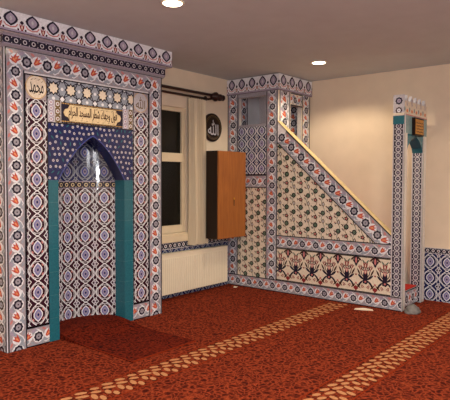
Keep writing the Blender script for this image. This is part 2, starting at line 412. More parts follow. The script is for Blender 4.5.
f.rect(3.92, 0, 5.578, .575); lattice(f, 3.92, -.005, 9, 3, .19, bg='dnavy', line='bgrey'); f.set([(3.92,.575),(5.578,.575),(5.578,.655),(3.92,.655)]); chain(f, (3.92,.575), (1,0), 1.66, .08)
struct(m, 'wall_back')
m = MB(); m.box((XB,YB_-.1,0), (XB+.1,YA+.14,H), 'wall_paint')
m.box((XB-.012,-4.0,0), (XB,2.24,.615), 'tile_white')
f = Face(m, lambda s, t, d: (XB - .012 - d, -s, t))
f.rect(-2.24,0,1.66,.55); lattice(f, -2.24+.03, -.02, 20, 3, .19, bg='dnavy', line='pale'); f.rect(-2.24,.55,1.66,.615); chain(f, (-2.24,.55), (1,0), 3.9, .065)
struct(m, 'wall_right')
m = MB(); m.box((XL-.1,YB_-.1,0), (XL,YA+.1,H), 'wall_paint'); struct(m, 'wall_left')
m = MB(); m.box((XL,YB_-.1,0), (XB,YB_,H), 'wall_paint'); struct(m, 'wall_front')

# window ------------------------------------------------------------------
m = MB(); F = 'window_frame_paint'
y0, y1 = YA + .02, YA + .09
m.box((WX0,y0,WZ0), (WX0+.06,y1,WZ1), F); m.box((WX1-.05,y0,WZ0), (WX1,y1,WZ1), F)
m.box((WX0+.06,y0,WZ1-.05), (WX1-.05,y1,WZ1), F); m.box((WX0+.06,y0,WZ0), (WX1-.05,y1,WZ0+.09), F)
m.box((WX0+.06,y0-.01,1.61), (WX1-.05,y1,1.715), F)
win = struct(m, 'window_1', bevel=.004)
m = MB(); m.box((WX0+.06,YA+.05,WZ0+.09), (WX1-.05,YA+.06,1.61), 'night_glass'); m.build('lower_pane', win)
m = MB(); m.box((WX0+.06,YA+.05,1.715), (WX1-.05,YA+.06,WZ1-.05), 'night_glass'); m.build('upper_pane', win)
m = MB(); m.box((WX0-.03,YA-.035,.655), (WX1+.02,YA+.02,.735), F); m.box((WX0-.03,YA-.02,.735), (WX1+.02,YA+.02,.76), F)
m.build('window_sill', win, bevel=.004)
for o in win.children:                      # children were given coordinates from the parent's origin
    pass

# ------------------------------------------------------------------ mihrab
YM = 4.07
mih = thing('mihrab', 'tall tiled prayer niche with teal pilasters, navy pointed arch and gold inscription at left wall', 'mihrab', (3.05, 4.3, 0))
X0, X1 = 2.2, 3.90
A0, A1 = 2.676, 3.406          # niche opening
S0, S1 = 2.574, 3.514          # pilaster outer edges
ZS, ZT = 1.39, 1.885           # springing, top of spandrel
m = MB()
m.box((X0,YM,0), (S0,YA,2.45), 'tile_plain'); m.box((S1,YM,0), (X1,YA,2.45), 'tile_plain'); m.box((S0,YM,ZT), (S1,YA,2.45), 'tile_plain')
m.build('body', mih)
# front ornament painters
front = lambda off: (lambda s, t, d: (s, YM - off - d, t))
m = MB(); off = .006
def slab(a, b, c, d): m.box((a,YM-off,b), (c,YM,d), 'tile_white')
slab(X0,.0,2.35,2.45); slab(3.72,0,X1,2.45); slab(2.35,2.26,3.72,2.45); slab(2.35,0,S0,.165); slab(S1,0,3.72,.165)
f = Face(m, front(off))
f.set([(X0,.0),(2.365,.0),(2.365,2.275),(X0,2.45)]); border(f, (2.365,.0), (0,1), 2.45, .165)
f.set([(3.72,0),(X1,0),(X1,2.45),(3.72,2.275)]); border(f, (X1,.0), (0,1), 2.45, .18)
f.set([(X0,2.45),(2.365,2.275),(3.72,2.275),(X1,2.45)]); border(f, (X0,2.265), (1,0), X1-X0, .185)
f.rect(2.365,0,S0,.165); border(f, (2.28,0), (1,0), .38, .165)
f.rect(S1,0,3.72,.165); border(f, (S1-.08,0), (1,0), .38, .165)
m.build('flower_border', mih)
# left side of the mass
m = MB(); m.box((X0-.006,YM,0), (X0,YA,2.45), 'tile_white')
f = Face(m, lambda s, t, d: (X0 - .006 - d, YA - s, t)); f.rect(0,0,YA-YM,2.45)
border(f, (.47,0), (0,1), 2.45, .165); border(f, (.305,0), (0,1), 2.45, .165); border(f, (.14,0), (0,1), 2.45, .165)
m.build('side_panel', mih)
# column panels with medallions
for i, (a, b) in enumerate(((2.365, S0), (S1, 3.72))):
    m = MB(); m.box((a,YM-off,.165), (b,YM,2.06), 'tile_white'); f = Face(m, front(off))
    f.rect(a,.165,b,2.06); lattice(f, a + ((b-a)-.19)/2, .165, 1, 10, .19, .1895)
    for x in (a+.004, b-.004): f.line([(x,.165),(x,2.06)], .010, 'black', 8)
    f.line([(a,.17),(b,.17)], .010, 'black', 8)
    m.build('lattice_column', mih)
    m = MB(); m.box((a,YM-off,2.06), (b,YM,2.26), 'tile_white'); f = Face(m, front(off)); f.rect(a,2.06,b,2.26)
    f.fill('mgrey', 0); cx = (a+b)/2 + (.004 if i == 0 else -.004)
    f.poly(disc(cx, 2.16, .100, 28), 'lgrey' if i else 'cream', 1); f.line(disc(cx, 2.16, .095, 28), .006, 'gold', 2, True)
    if i == 0:
        write(f, shape('\u0645\u062d\u0645\u062f'), cx-.065, 2.11, cx+.065, 2.20, 'black', 3, .0005)
        for dx, dz in ((-.05,.055),(-.02,.062),(.015,.058),(.045,.045),(-.03,-.06),(.02,-.062)): f.line([(cx+dx,2.16+dz),(cx+dx+.018,2.16+dz+.010)], .004, 'olive', 3)
    else: write(f, '\uFDF2', cx-.06, 2.10, cx+.06, 2.215, 'olive', 3, .001)
    for x in (a+.004, b-.004): f.line([(x,2.06),(x,2.26)], .010, 'black', 8)
    f.line([(a,2.255),(b,2.255)], .010, 'black', 8)
    m.build('calligraphy_medallion', mih)
# star field above, chain strips, inscription
m = MB(); m.box((S0,YM-off,ZT), (S1,YM,2.26), 'tile_white'); f = Face(m, front(off)); f.rect(S0,ZT,S1,2.26)
stars(f, S0 + .06, ZT, S1, 2.26, .172)
f.line([(S0,2.255),(S1,2.255)], .010, 'black', 8)
m.build('star_panel', mih)
for a in (S0 + .0, S1 - .13):
    m = MB(); m.box((a,YM-off-.004,ZT), (a+.13,YM-off,2.075), 'tile_white'); f = Face(m, front(off+.004)); f.rect(a,ZT,a+.13,2.075)
    chain(f, (a+.065,ZT), (0,1), .19, .065, .05, bg='mauve'); chain(f, (a+.13,ZT), (0,1), .19, .065, .06, bg='olive')
    m.build('chain_strip', mih)
m = MB(); ia, ib, ja, jb = S0+.13, S1-.13, ZT+.004, 2.065
m.box((ia,YM-off-.006,ja), (ib,YM-off,jb), 'tile_slate'); f = Face(m, front(off+.006)); f.rect(ia,ja,ib,jb); f.fill('slate', 0)
for i in range(40):
    f.poly(disc(ia + (ib-ia)*(i+.5)/40, ja + .012, .006, 6), 'gold', 1); f.poly(disc(ia + (ib-ia)*(i+.5)/40, jb-.010, .006, 6), 'gold', 1)
cm = (ja+jb)/2; hw = (jb-ja)/2 - .014
cart = [(ia+.02,cm),(ia+.035,cm-.03),(ia+.065,cm-.04),(ia+.085,cm-hw),(ib-.085,cm-hw),(ib-.065,cm-.04),(ib-.035,cm-.03),(ib-.02,cm),(ib-.035,cm+.03),(ib-.065,cm+.04),(ib-.085,cm+hw),(ia+.085,cm+hw),(ia+.065,cm+.04),(ia+.035,cm+.03)]
f.poly(cart, 'inscr', 2); f.line(cart, .005, 'brown', 3, True)
txt = shape('\u0641\u0648\u0644 \u0648\u062c\u0647\u0643 \u0634\u0637\u0631 \u0627\u0644\u0645\u0633\u062c\u062f \u0627\u0644\u062d\u0631\u0627\u0645')
write(f, txt, ia+.075, cm-.066, ib-.075, cm+.058, 'brown', 4, .0016)
for i in range(9):
    x = ia + .12 + i*.06; f.line([(x, cm+.052), (x+.02, cm+.060)], .004, 'brown', 4); f.line([(x+.02, cm-.060), (x+.036, cm-.055)], .004, 'olive', 4)
m.build('inscription_panel', mih)
# pointed arch spandrel
XA = (A0 + A1)/2
def arch(x):
    u = abs(x - XA)/((A1 - A0)/2); u = min(1, u)
    return ZS + (1.785 - ZS)*(.45*(1 - u**2.3) + .55*(1 - u**1.1))
NX = 28; xs = [A0 + (A1-A0)*i/NX for i in range(NX+1)]
m = MB(); yb = YM + .135; yf = YM - .006
for a, b in zip(xs, xs[1:]):
    m.poly([(a,yf,arch(a)),(b,yf,arch(b)),(b,yf,ZT),(a,yf,ZT)], 'tile_dnavy'); m.poly([(a,yb,ZT),(b,yb,ZT),(b,yb,arch(b)),(a,yb,arch(a))], 'tile_dnavy')
    m.poly([(a,yb,arch(a)),(b,yb,arch(b)),(b,yf,arch(b)),(a,yf,arch(a))], 'tile_dnavy')
m.box((S0,yf,ZS), (A0,yb,ZT), 'tile_dnavy'); m.box((A1,yf,ZS), (S1,yb,ZT), 'tile_dnavy')
f = Face(m, front(off), hole=lambda s, t: A0 < s < A1 and t < arch(s) + .012); f.rect(S0,ZS,S1,ZT); blossoms(f, S0+.02, ZS, S1, ZT, .05)
for a, b in zip(xs, xs[1:]):
    f.hole = None; f.line([(a,arch(a)+.006),(b,arch(b)+.006)], .008, 'blue', 2)
f.line([(S0,ZT-.004),(S1,ZT-.004)], .008, 'black', 5)
m.build('arch_spandrel', mih)
# teal pilasters
for a, b in ((S0, A0), (A1, S1)):
    m = MB(); zz = [0,.2,.4,.6,.8,1.0,1.2,ZS]
    for p, q in zip(zz, zz[1:]): m.box((a,yf,p+.001), (b,yb,q-.001), 'tile_teal')
    m.box((a+.002,yf+.002,0), (b-.002,yb-.002,ZS), 'tile_cyan')
    m.build('teal_pilaster', mih)
# curved niche wall
RC = .437; CY = 4.44 - RC; CX = XA
def ncurve(s, t, d):
    a = s/RC; r = RC - d; return (CX + r*math.sin(a), CY + r*math.cos(a), t)
smax = RC*math.asin(.39/RC) ; cuts = [-smax + 2*smax*i/32 for i in range(33)]
m = MB(); f = Face(m, ncurve, cuts=cuts); f.rect(-smax,0,smax,1.31); lattice(f, -smax - .01, 0, 6, 7, .187, .187)
f.rect(-smax,1.38,smax,1.9); lattice(f, -smax - .01, 1.38, 6, 3, .187, .187, bg='dnavy', oval='blue', line='bgrey')
m.build('niche_wall', mih)
m = MB(); f = Face(m, lambda s,t,d: ncurve(s,t,d+.006), cuts=cuts); f.rect(-smax,1.31,smax,1.38); f.fill('olive',0); chain(f, (-smax,1.31), (1,0), 2*smax, .07, .07, bg='slate', ring='inscr', dot='maroon', edge='mauve')
m.build('niche_band', mih)
# shallow pointed vault closing the niche top
m = MB()
for i in range(32):
    a, b = ncurve(cuts[i],1.88,0), ncurve(cuts[i+1],1.88,0)
    m.poly([(a[0],a[1],1.885),(b[0],b[1],1.885),(b[0],YM,1.885),(a[0],YM,1.885)], 'tile_dnavy')
m.build('niche_soffit', mih)
# cornice and crest
m = MB(); prof = [(0,2.44),(.012,2.445),(.030,2.462),(.030,2.535),(.045,2.545),(.045,2.556),(0,2.556)]
def cornice(m, prof, x0, x1):
    pts = [(x0 - 0, YM - a, z) for a, z in prof]
    m.prism([(x0-.03, YM - a - .001, z) for a, z in prof][::-1], (x1-x0+.06,0,0), 'tile_grey')
    for a, b in zip(prof, prof[1:]): pass
    m.box((x0-.03,YM,2.44), (x0,YA,2.556), 'tile_mauve'); m.box((x1,YM,2.44), (x1+.03,YA,2.556), 'tile_mauve')
cornice(m, prof, X0, X1)
f = Face(m, lambda s, t, d: (s, YM - .031 - d, t)); f.rect(X0-.03,2.464,X1+.03,2.534); chain(f, (X0-.03,2.464), (1,0), X1-X0+.06, .07, .075, bg='slate', ring='lgrey', dot='maroon', edge='mauve')
f = Face(m, lambda s, t, d: (X0 - .03 - d, YA - s, t)); f.rect(0,2.464,.50,2.534); chain(f, (0,2.464), (1,0), .50, .07, .075, bg='slate', ring='lgrey', dot='maroon', edge='mauve')
m.build('cornice', mih)
m = MB(); cz0, cz1 = 2.550, 2.712; OV = .08
m.box((X0-OV,YM-OV,cz0), (X1+OV,YM-OV+.025,cz1), 'tile_pale'); m.box((X0-OV,YM-OV+.025,cz0), (X0-OV+.025,YA,cz1), 'tile_pale'); m.box((X1+OV-.025,YM-OV+.025,cz0), (X1+OV,YA,cz1), 'tile_pale')
m.box((X0-OV+.025,YM-OV+.025,cz0), (X1+OV-.025,YA,cz0+.012), 'tile_pale')
f = Face(m, lambda s, t, d: (s, YM - OV - d, t)); f.rect(X0-OV,cz0,X1+OV,cz1); cresting(f, X0-OV, X1+OV, cz0, cz1, 11, .187)
f = Face(m, lambda s, t, d: (X0 - OV - d, YA - s, t)); f.rect(0,cz0,YA-YM+OV,cz1); cresting(f, 0, YA-YM+OV, cz0, cz1, 3)
f = Face(m, lambda s, t, d: (X1 + OV + d, YM - OV + s, t)); f.rect(0,cz0,YA-YM+OV,cz1); cresting(f, 0, YA-YM+OV, cz0, cz1, 3)
m.build('crest', mih)

# carpet piece in front of the niche
m = MB(); ny = 24
def zm(x, y):
    base = .006
    if y > 3.75: base += .045*min(1, (y-3.75)/.35)
    return base
gx = [2.69 + (3.40-2.69)*i/16 for i in range(17)]; gy = [3.12 + (4.16-3.12)*i/ny for i in range(ny+1)]
for i in range(16):
    for j in range(ny):
        a, b, c, d = gx[i], gx[i+1], gy[j], gy[j+1]
        m.poly([(a,c,zm(a,c)),(b,c,zm(b,c)),(b,d,zm(b,d)),(a,d,zm(a,d))], 'carpet_deep')
ring = []
for k in range(33):
    x, y, _ = ncurve(cuts[k],0,.004); ring.append((x, y))
for (xa, ya), (xb, yb2) in zip(ring, ring[1:]):
    xa2, xb2 = [min(3.40, max(2.69, q)) for q in (xa, xb)]
    if ya > 4.16 and yb2 > 4.16 and abs(xb2 - xa2) > 1e-4: m.poly([(xa2,4.16,zm(0,4.16)),(xb2,4.16,zm(0,4.16)),(xb2,yb2,zm(0,4.2)),(xa2,ya,zm(0,4.2))], 'carpet_deep')
m.poly([(2.69,3.12,0),(3.40,3.12,0),(3.40,3.12,.006),(2.69,3.12,.006)], 'carpet_line')
for j in range(ny):
    for x in (2.69, 3.40): m.poly([(x,gy[j],0),(x,gy[j+1],0),(x,gy[j+1],zm(0,gy[j+1])),(x,gy[j],zm(0,gy[j]))], 'carpet_deep')
def strip(x0, y0, x1, y1): m.poly([(x0,y0,.0075),(x1,y0,.0075),(x1,y1,.0075),(x0,y1,.0075)], 'carpet_line')
strip(2.69,3.12,3.40,3.132); strip(2.69,3.12,2.70,3.74)
tag(m.build('prayer_rug'), 'dark red carpet piece laid out of the tiled prayer niche', 'rug')

# ------------------------------------------------------------------ minbar
XM = 5.58
mb = thing('minbar', 'tiled mosque pulpit with sloping stair side, tower and slender portal against right wall', 'minbar', (5.95, 3.3, 0))
TY0, TY1 = 3.745, YA            # tower y range
PY0, PY1 = 2.155, 2.277         # portal post y range
side = lambda off: (lambda s, t, d: (XM - off - d, -s, t))    # s = -y
KX = XM + .012
# body: stair flank + tower walls
m = MB()
def slope(y): return 2.115 - (TY0 - y)*.892
flank = [(TY0,0),(PY1,0),(PY1,slope(PY1)),(TY0,slope(TY0))]
m.prism([(XM+.001,y,z) for y, z in flank], (.06,0,0), 'tile_plain')
m.build('stair_flank', mb)
m = MB()
WYa, WYb, WZa, WZb = 4.365, 3.93, 2.105, 2.46
m.box((XM,TY0,0), (XM+.06,TY1,WZa), 'tile_plain'); m.box((XM,TY0,WZb), (XM+.06,TY1,2.70), 'tile_plain')
m.box((XM,WYa,WZa), (XM+.06,TY1,WZb), 'tile_plain'); m.box((XM,TY0,WZa), (XM+.06,WYb,WZb), 'tile_plain')
# front wall of the tower with its doorway
DX0, DX1, DZ0, DZ1 = 5.85, 6.12, 1.45, 2.35
m.box((XM+.06,TY0,0), (DX0,TY0+.06,2.70), 'tile_plain'); m.box((DX1,TY0,0), (6.31,TY0+.06,2.70), 'tile_plain')
m.box((DX0,TY0,0), (DX1,TY0+.06,DZ0), 'tile_plain'); m.box((DX0,TY0,DZ1), (DX1,TY0+.06,2.70), 'tile_plain')
m.box((6.27,TY0+.06,0), (6.33,TY1-.001,2.70), 'tile_plain')
m.box((XM+.06,TY0+.06,1.40), (6.27,TY1-.001,1.45), 'red_step')
m.build('tower_body', mb)
m = MB(); m.box((XM+.06,TY1-.02,1.45), (6.27,TY1-.003,2.70), 'blue_grey_panel'); f = Face(m, lambda s,t,d: (s, TY1-.021-d, t)); f.rect(XM+.06,1.45,5.98,2.70)
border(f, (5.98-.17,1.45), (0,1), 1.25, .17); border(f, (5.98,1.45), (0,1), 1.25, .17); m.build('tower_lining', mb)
m = MB(); m.box((6.25,TY0+.06,1.45), (6.27,TY1-.022,2.70), 'tile_white'); f = Face(m, lambda s,t,d: (6.249-d, -s, t)); f.rect(-TY1+.3,1.45,-TY0-.06,2.70)
border(f, (-4.14+.1,1.45), (0,1), 1.25, .19); border(f, (-4.14+.29,1.45), (0,1), 1.25, .19); m.build('inner_tile_panel', mb)
TP = 2.505
# tower left and right borders on the side
m = MB(); m.box((XM-.006,WYa,.152), (XM,TY1-.002,TP), 'tile_white'); f = Face(m, side(.006)); f.rect(-TY1,.152,-WYa,TP); border(f, (-WYa,.152), (0,1), TP-.152, TY1-WYa); m.build('tower_border', mb)
m = MB(); m.box((XM-.006,TY0,.152), (XM,3.915,TP), 'tile_white'); f = Face(m, side(.006)); f.rect(-3.915,.152,-TY0,TP); border(f, (-TY0,.152), (0,1), TP-.152, 3.915-TY0); m.build('tower_border', mb)
# frame round the little window
m = MB(); w = .03
for a, b, c, d in ((WYb-.015,WZb,WYa,TP),(WYa-.012,WZa,WYa,WZb),(3.915,WZa,WYb,WZb),(3.915,WZa-.03,WYa,WZa)): m.box((XM-.010,a,b), (XM+.0,c,d), 'tile_grey')
m.build('tower_window_frame', mb)
m = MB(); m.box((XM-.006,3.915,1.46), (XM,WYa,WZa-.03), 'tile_white'); f = Face(m, side(.006)); f.rect(-WYa,1.46,-3.915,WZa-.03); lattice(f, -WYa-.02, 1.46, 3, 4, .16, .16, bg='dnavy', line='pale')
f.line([(-WYa,1.465),(-3.915,1.465)], .010, 'black', 7); m.build('lattice_panel', mb)
m = MB(); m.box((XM-.006,3.915,1.295), (XM,WYa,1.46), 'tile_white'); f = Face(m, side(.006)); f.rect(-WYa,1.295,-3.915,1.46); border(f, (-WYa+.07,1.295), (1,0), .57, .165); m.build('cross_band', mb)
m = MB(); m.box((XM-.006,3.915,.152), (XM,WYa,1.295), 'tile_white'); f = Face(m, side(.006)); f.rect(-WYa,.152,-3.915,1.295); saz(f, -WYa+.03, .10, -3.915, 1.30, .2); m.build('floral_panel', mb)
# base border
m = MB(); m.box((XM-.008,PY0,0), (XM,TY1-.002,.152), 'tile_white'); f = Face(m, side(.008)); f.rect(-TY1,0,-PY0,.152); border(f, (-TY1,0), (1,0), TY1-PY0, .152, .178); m.build('base_border', mb)
# triangle of floral tile, sloping border, horizontal band, carnation panel
BZ0, BZ1 = .552, .712; VT = .265
yt = TY0 - (slope(TY0) - VT - BZ1)/.892
tri = [(-TY0,BZ1),(-yt,BZ1),(-TY0,slope(TY0)-VT)]
m = MB(); m.prism([(XM,-s,t) for s, t in tri], (-.006,0,0), 'tile_cream'); f = Face(m, side(.006)); f.set(tri); saz(f, -TY0+.04, BZ1-.12, -yt, slope(TY0), .2); m.build('stair_floral_panel', mb)
sl = [(-TY0,slope(TY0)-VT),(-yt,BZ1),(-PY1-.0,BZ1),(-PY1,slope(PY1)),(-TY0,slope(TY0))]
m = MB(); m.prism([(XM,-s,t) for s, t in sl], (-.006,0,0), 'tile_white'); f = Face(m, side(.006)); f.set(sl)
L = math.hypot(1,.892); ux, uy = 1/L, -.892/L; wd = VT/L
border(f, (-TY0, slope(TY0)-VT), (ux,uy), 2.05, wd, .19)
m.build('sloping_border', mb)
m = MB(); m.box((XM-.006,PY1,BZ0), (XM,TY0,BZ1), 'tile_white'); f = Face(m, side(.006)); f.rect(-TY0,BZ0,-PY1,BZ1); border(f, (-TY0,BZ0), (1,0), TY0-PY1, BZ1-BZ0, .183); m.build('middle_band', mb)
m = MB(); m.box((XM-.006,PY1,.152), (XM,TY0,BZ0), 'tile_cream'); f = Face(m, side(.006)); f.rect(-TY0,.152,-PY1,BZ0); carnations(f, -TY0-.06, .152, -PY1+.05, BZ0, 7)
for z in (.158, BZ0-.006): f.line([(-TY0,z),(-PY1,z)], .009, 'black', 7)
m.build('carnation_panel', mb)
# coping on the slope
m = MB(); q = [(TY0-.001,slope(TY0)),(PY1,slope(PY1)),(PY1,slope(PY1)+.017),(TY0-.001,slope(TY0)+.017)]
m.prism([(XM-.012,y,z) for y, z in q], (.085,0,0), 'coping_stone'); m.build('coping', mb, bevel=.006)
# tower front face tiles
ft = lambda s,t,d: (s, TY0 - .006 - d, t)
m = MB(); f = Face(m, ft)
m.box((XM,TY0-.006,1.0), (DX0,TY0,TP), 'tile_cream'); m.box((DX1,TY0-.006,1.0), (6.33,TY0,TP), 'tile_cream'); m.box((DX0,TY0-.006,DZ1), (DX1,TY0,TP), 'tile_cream')
f.rect(XM,1.0,DX0,TP); border(f, (DX0-.02,1.0), (0,1), TP-1.0, DX0-XM-.04, .19, bg='white', rs=.2)
f.rect(DX1,1.0,6.33,TP); border(f, (6.32,1.0), (0,1), TP-1.0, 6.32-DX1-.01, .19, bg='cream')
f.rect(DX0,DZ1,DX1,TP); border(f, (XM,DZ1), (1,0), .75, TP-DZ1, .19, bg='cream')
for x in (DX0, DX1): f.line([(x,1.0),(x,DZ1)], .012, 'black', 8)
f.rect(XM,1,6.33,TP); f.line([(DX0,DZ1),(DX1,DZ1)], .012, 'black', 8); m.build('tower_front_tiles', mb)
# tower crest
m = MB(); m.box((XM-.03,TY0-.03,TP), (XM,TY1-.003,2.705), 'tile_pale'); m.box((XM,TY0-.03,TP), (6.34,TY0,2.705), 'tile_pale')
f = Face(m, side(.03)); f.rect(-TY1+.003,TP,-TY0+.03,2.705); cresting(f, -TY1+.003, -TY0+.03, TP, 2.705, 5)
f = Face(m, lambda s,t,d: (s, TY0-.03-d, t)); f.rect(XM-.03,TP,6.34,2.705); cresting(f, XM-.03, 6.34, TP, 2.705, 4)
m.build('tower_crest', mb)
# steps with red carpet
n = 7; run = (TY0 - 2.20)/n
for i in range(n):
    a = 2.20 + i*run; z = .2*(i+1)
    m = MB(); m.box((XM+.062,a,0), (6.13 if i == 0 else 6.33,a+run,z-.012), 'tile_plain')
    if i == 0:
        f = Face(m, lambda s,t,d: (s, a-.001-d, t)); f.rect(XM+.062,0,6.13,z-.012); border(f, (XM+.062,0), (1,0), .56, .18, .19)
    st = m.build('step', mb)
    m = MB(); m.box((XM+.064,a-(.012 if i else .004),z-.012), (6.12 if i == 0 else 6.31,a+run,z), 'red_step')
    if i: m.box((XM+.064,a-.012,z-.2), (6.12 if i == 0 else 6.31,a-.001,z-.012), 'red_step')
    m.build('step_carpet', st)
# portal
def post(xa, xb, zt, name='portal_post'):
    m = MB(); m.box((xa,PY0,0), (xb,PY1,zt), 'tile_plain')
    f = Face(m, lambda s,t,d: (xa-d-.001, -s, t)); z0 = .152 if xa < 5.7 else 0
    f.rect(-PY1,z0,-PY0,2.0); chain(f, (-PY0,z0), (0,1), 1.85, PY1-PY0, .062, bg='slate', ring='lgrey', dot='mauve', edge='lgrey')
    f.rect(-PY1,1.99,-PY0,2.08); f.fill('teal', 6)
    f = Face(m, lambda s,t,d: (s, PY0-d-.001, t)); f.rect(xa,0,xb,1.9); f.fill('plain', 0); f.line([(xa+.02,0),(xa+.02,1.9)], .010, 'tealgrey', 1)
    m.build(name, mb)
post(XM+.0, XM+.085, 2.10); post(6.145, 6.25, 2.10)
m = MB(); m.box((XM+.085,PY0+.0,1.895), (6.145,PY1,2.10), 'tile_plain')
f = Face(m, lambda s,t,d: (s, PY0-d-.001, t)); f.rect(XM,1.895,6.25,2.10); f.fill('tealgrey', 0); f.line([(XM,2.095),(6.25,2.095)], .012, 'rose', 1); f.line([(XM+.02,1.9),(XM+.02,2.1)], .02, 'pale', 1)
m.build('portal_lintel', mb)
m = MB()                                              # pointed arch bracket under the lintel
for xa, s in ((XM+.085, 1), (6.145, -1)): m.prism([(xa,PY0+.002,1.895),(xa+s*.28,PY0+.002,1.895),(xa+s*.13,PY0+.002,1.845),(xa+s*.03,PY0+.002,1.76),(xa,PY0+.002,1.70)][::s], (0,PY1-PY0-.004,0), 'tile_teal')
m.build('arch_bracket', mb)
m = MB(); m.box((XM,PY0,2.10), (6.25,PY0+.03,2.235), 'tile_pale'); m.box((XM,PY0+.03,2.10), (XM+.03,PY1,2.235), 'tile_pale')
f = Face(m, lambda s,t,d: (s, PY0-d-.001, t)); f.rect(XM,2.10,6.25,2.235)
f.fill('cream',0)
npk = 5; pk = (6.25-XM)/npk
for i in range(npk):
    a = XM + i*pk
    m.prism([(a,PY0,2.235),(a+pk,PY0,2.235),(a+pk*.75,PY0,2.250),(a+pk/2,PY0,2.30),(a+pk*.25,PY0,2.250)], (0,.03,0), 'tile_pale')
    g = Face(m, lambda s,t,d: (s, PY0-d-.001, t)); g.poly(almond(a+pk/2, 2.225, pk*.16, .045, 5), 'mauve', 2); g.poly(almond(a+pk/2, 2.225, pk*.08, .03, 5), 'cream', 3)
    g.poly(disc(a+pk/2, 2.135, pk*.2, 8, ry=.02), 'orange', 2); g.poly(disc(a, 2.15, pk*.12, 8, ry=.025), 'tealgrey', 2)
for i in range(1):
    m.prism([(XM,PY0+.03,2.235),(XM,PY1,2.235),(XM,PY1,2.30),(XM,PY0+.03,2.30)], (.03,0,0), 'tile_pale')
f = Face(m, lambda s,t,d: (XM-d-.001, -s, t)); f.rect(-PY1,2.10,-PY0,2.30); f.fill('lgrey', 0); rosette(f, -2.216, 2.235, .038, 'slate', 'mauve', 1); rosette(f, -2.216, 2.135, .035, 'maroon', 'pale', 1)
f.rect(-PY1,2.085,-PY0,2.11); f.fill('cream', 3)
m.build('portal_crest', mb)
# gold plaque on the portal
m = MB(); m.box((5.79,PY0-.035,1.885), (6.06,PY0-.002,2.075), 'brown_edge' if 'brown_edge' in MATS else 'lacquer')
m.box((5.805,PY0-.038,1.90), (6.045,PY0-.035,2.06), 'plaque_gold')
f = Face(m, lambda s,t,d: (s, PY0-.0385-d, t)); f.planes = []
for k in range(4):
    z = 1.925 + k*.032; pts = [(5.825 + .2*i/14, z + .006*math.sin(i*1.9+k)) for i in range(15)]; f.line(pts, .006, 'brown', 1)
o = m.build('portal_plaque', mb); o['label'] = 'gold plaque with dark edge'

# ------------------------------------------------------------------ radiator
rad = thing('radiator', 'white ribbed panel radiator on the tiled wall under the window', 'radiator', (4.8, 4.45, .07))
RX0, RX1, RZ0, RZ1 = 4.02, 5.44, .068, .53; RY = 4.43
m = MB(); m.box((RX0,RY,RZ0), (RX1,RY+.07,RZ1), 'white_enamel'); nr = 42
for i in range(nr):
    x = RX0 + .03 + (RX1-RX0-.06)*i/nr; w = (RX1-RX0-.06)/nr
    m.prism([(x+w*.15,RY,RZ0+.02),(x+w*.85,RY,RZ0+.02),(x+w*.7,RY-.006,RZ0+.02),(x+w*.3,RY-.006,RZ0+.02)][::-1], (0,0,RZ1-RZ0-.07), 'white_enamel')
    m.box((x-w*.12,RY-.0008,RZ0+.02), (x+w*.12,RY,RZ1-.05), 'groove_grey')
m.build('panel', rad, bevel=0)
m = MB(); m.box((RX0,RY-.006,RZ1), (RX1,RY+.075,RZ1+.008), 'white_enamel')
for i in range(56): m.box((RX0+.02+i*.0246,RY+.01,RZ1+.008), (RX0+.032+i*.0246,RY+.06,RZ1+.0085), 'groove_grey')
m.build('top_grille', rad)
for x in (RX0+.2, RX1-.2):
    m = MB(); m.box((x,RY+.07,.15), (x+.03,YA-.0165,.45), 'white_enamel'); m.build('wall_bracket', rad)

# ------------------------------------------------------------------ curtain, rods, wall clock-like plaque, cabinet
rodY = 4.455
rod = thing('curtain_rod', 'double dark metal curtain rod with ornate finial above the window', 'curtain rod', (4.7, YA, 2.44))
m = MB(); m.lathe([(.017,3.96),(.017,5.13)], 'dark_metal', (0,rodY-.03,2.452), 'x', 14); m.build('front_pole', rod, True)
m = MB(); m.lathe([(.014,3.96),(.014,5.10)], 'dark_metal', (0,rodY+.03,2.408), 'x', 14); m.build('rear_pole', rod, True)
m = MB(); m.lathe([(0.018,5.10),(0.034,5.115),(0.023,5.13),(0.029,5.14),(0.055,5.165),(0.060,5.185),(0.034,5.205),(0.021,5.215),(0.031,5.23),(0.042,5.25),(0.044,5.275),(0.031,5.30),(0.021,5.305),(0.036,5.32),(0.036,5.335),(0.005,5.345)], 'dark_metal', (0,rodY-.03,2.440), 'x', 20); m.build('finial', rod, True)
m = MB(); m.box((5.105,rodY-.035,2.395), (5.125,YA,2.42), 'dark_metal'); m.lathe([(.03,YA-.012),(.03,YA)], 'dark_metal', (5.115,0,2.42), 'y', 16); m.build('wall_bracket', rod)
m = MB(); N = 120; zt, zb = 2.385, .60; cx0, cx1 = 4.765, 5.075
ring2 = []
for i in range(N+1):
    u = i/N; ring2.append((cx0 + (cx1-cx0)*u, rodY+.03 + .022*math.sin(u*2*PI*6.5) + .008*math.sin(u*2*PI*15+1)))
rows = 10
for j in range(rows):
    z0_, z1_ = zb + (zt-zb)*j/rows, zb + (zt-zb)*(j+1)/rows
    def pt(i, z, th=0):
        x, y = ring2[i]; k = 1 - .10*math.sin(PI*(z-zb)/(zt-zb))*0; amp = 1.0 + .9*(zt-z)/(zt-zb)
        return (cx0 + (x-cx0)*k + .012*math.sin(z*2.2)*(i/N), rodY+.03 + (y-rodY-.03)*amp - .012*math.sin(z*1.3) + th, z)
    for i in range(N): m.poly([pt(i,z0_),pt(i+1,z0_),pt(i+1,z1_),pt(i,z1_)], 'curtain_cloth'); m.poly([pt(i,z1_,.002),pt(i+1,z1_,.002),pt(i+1,z0_,.002),pt(i,z0_,.002)], 'curtain_cloth')
cur = thing('curtain', 'long cream pleated curtain gathered at right side of the window', 'curtain', (4.92, rodY, .6))
m.build('drape', cur, smooth=True)
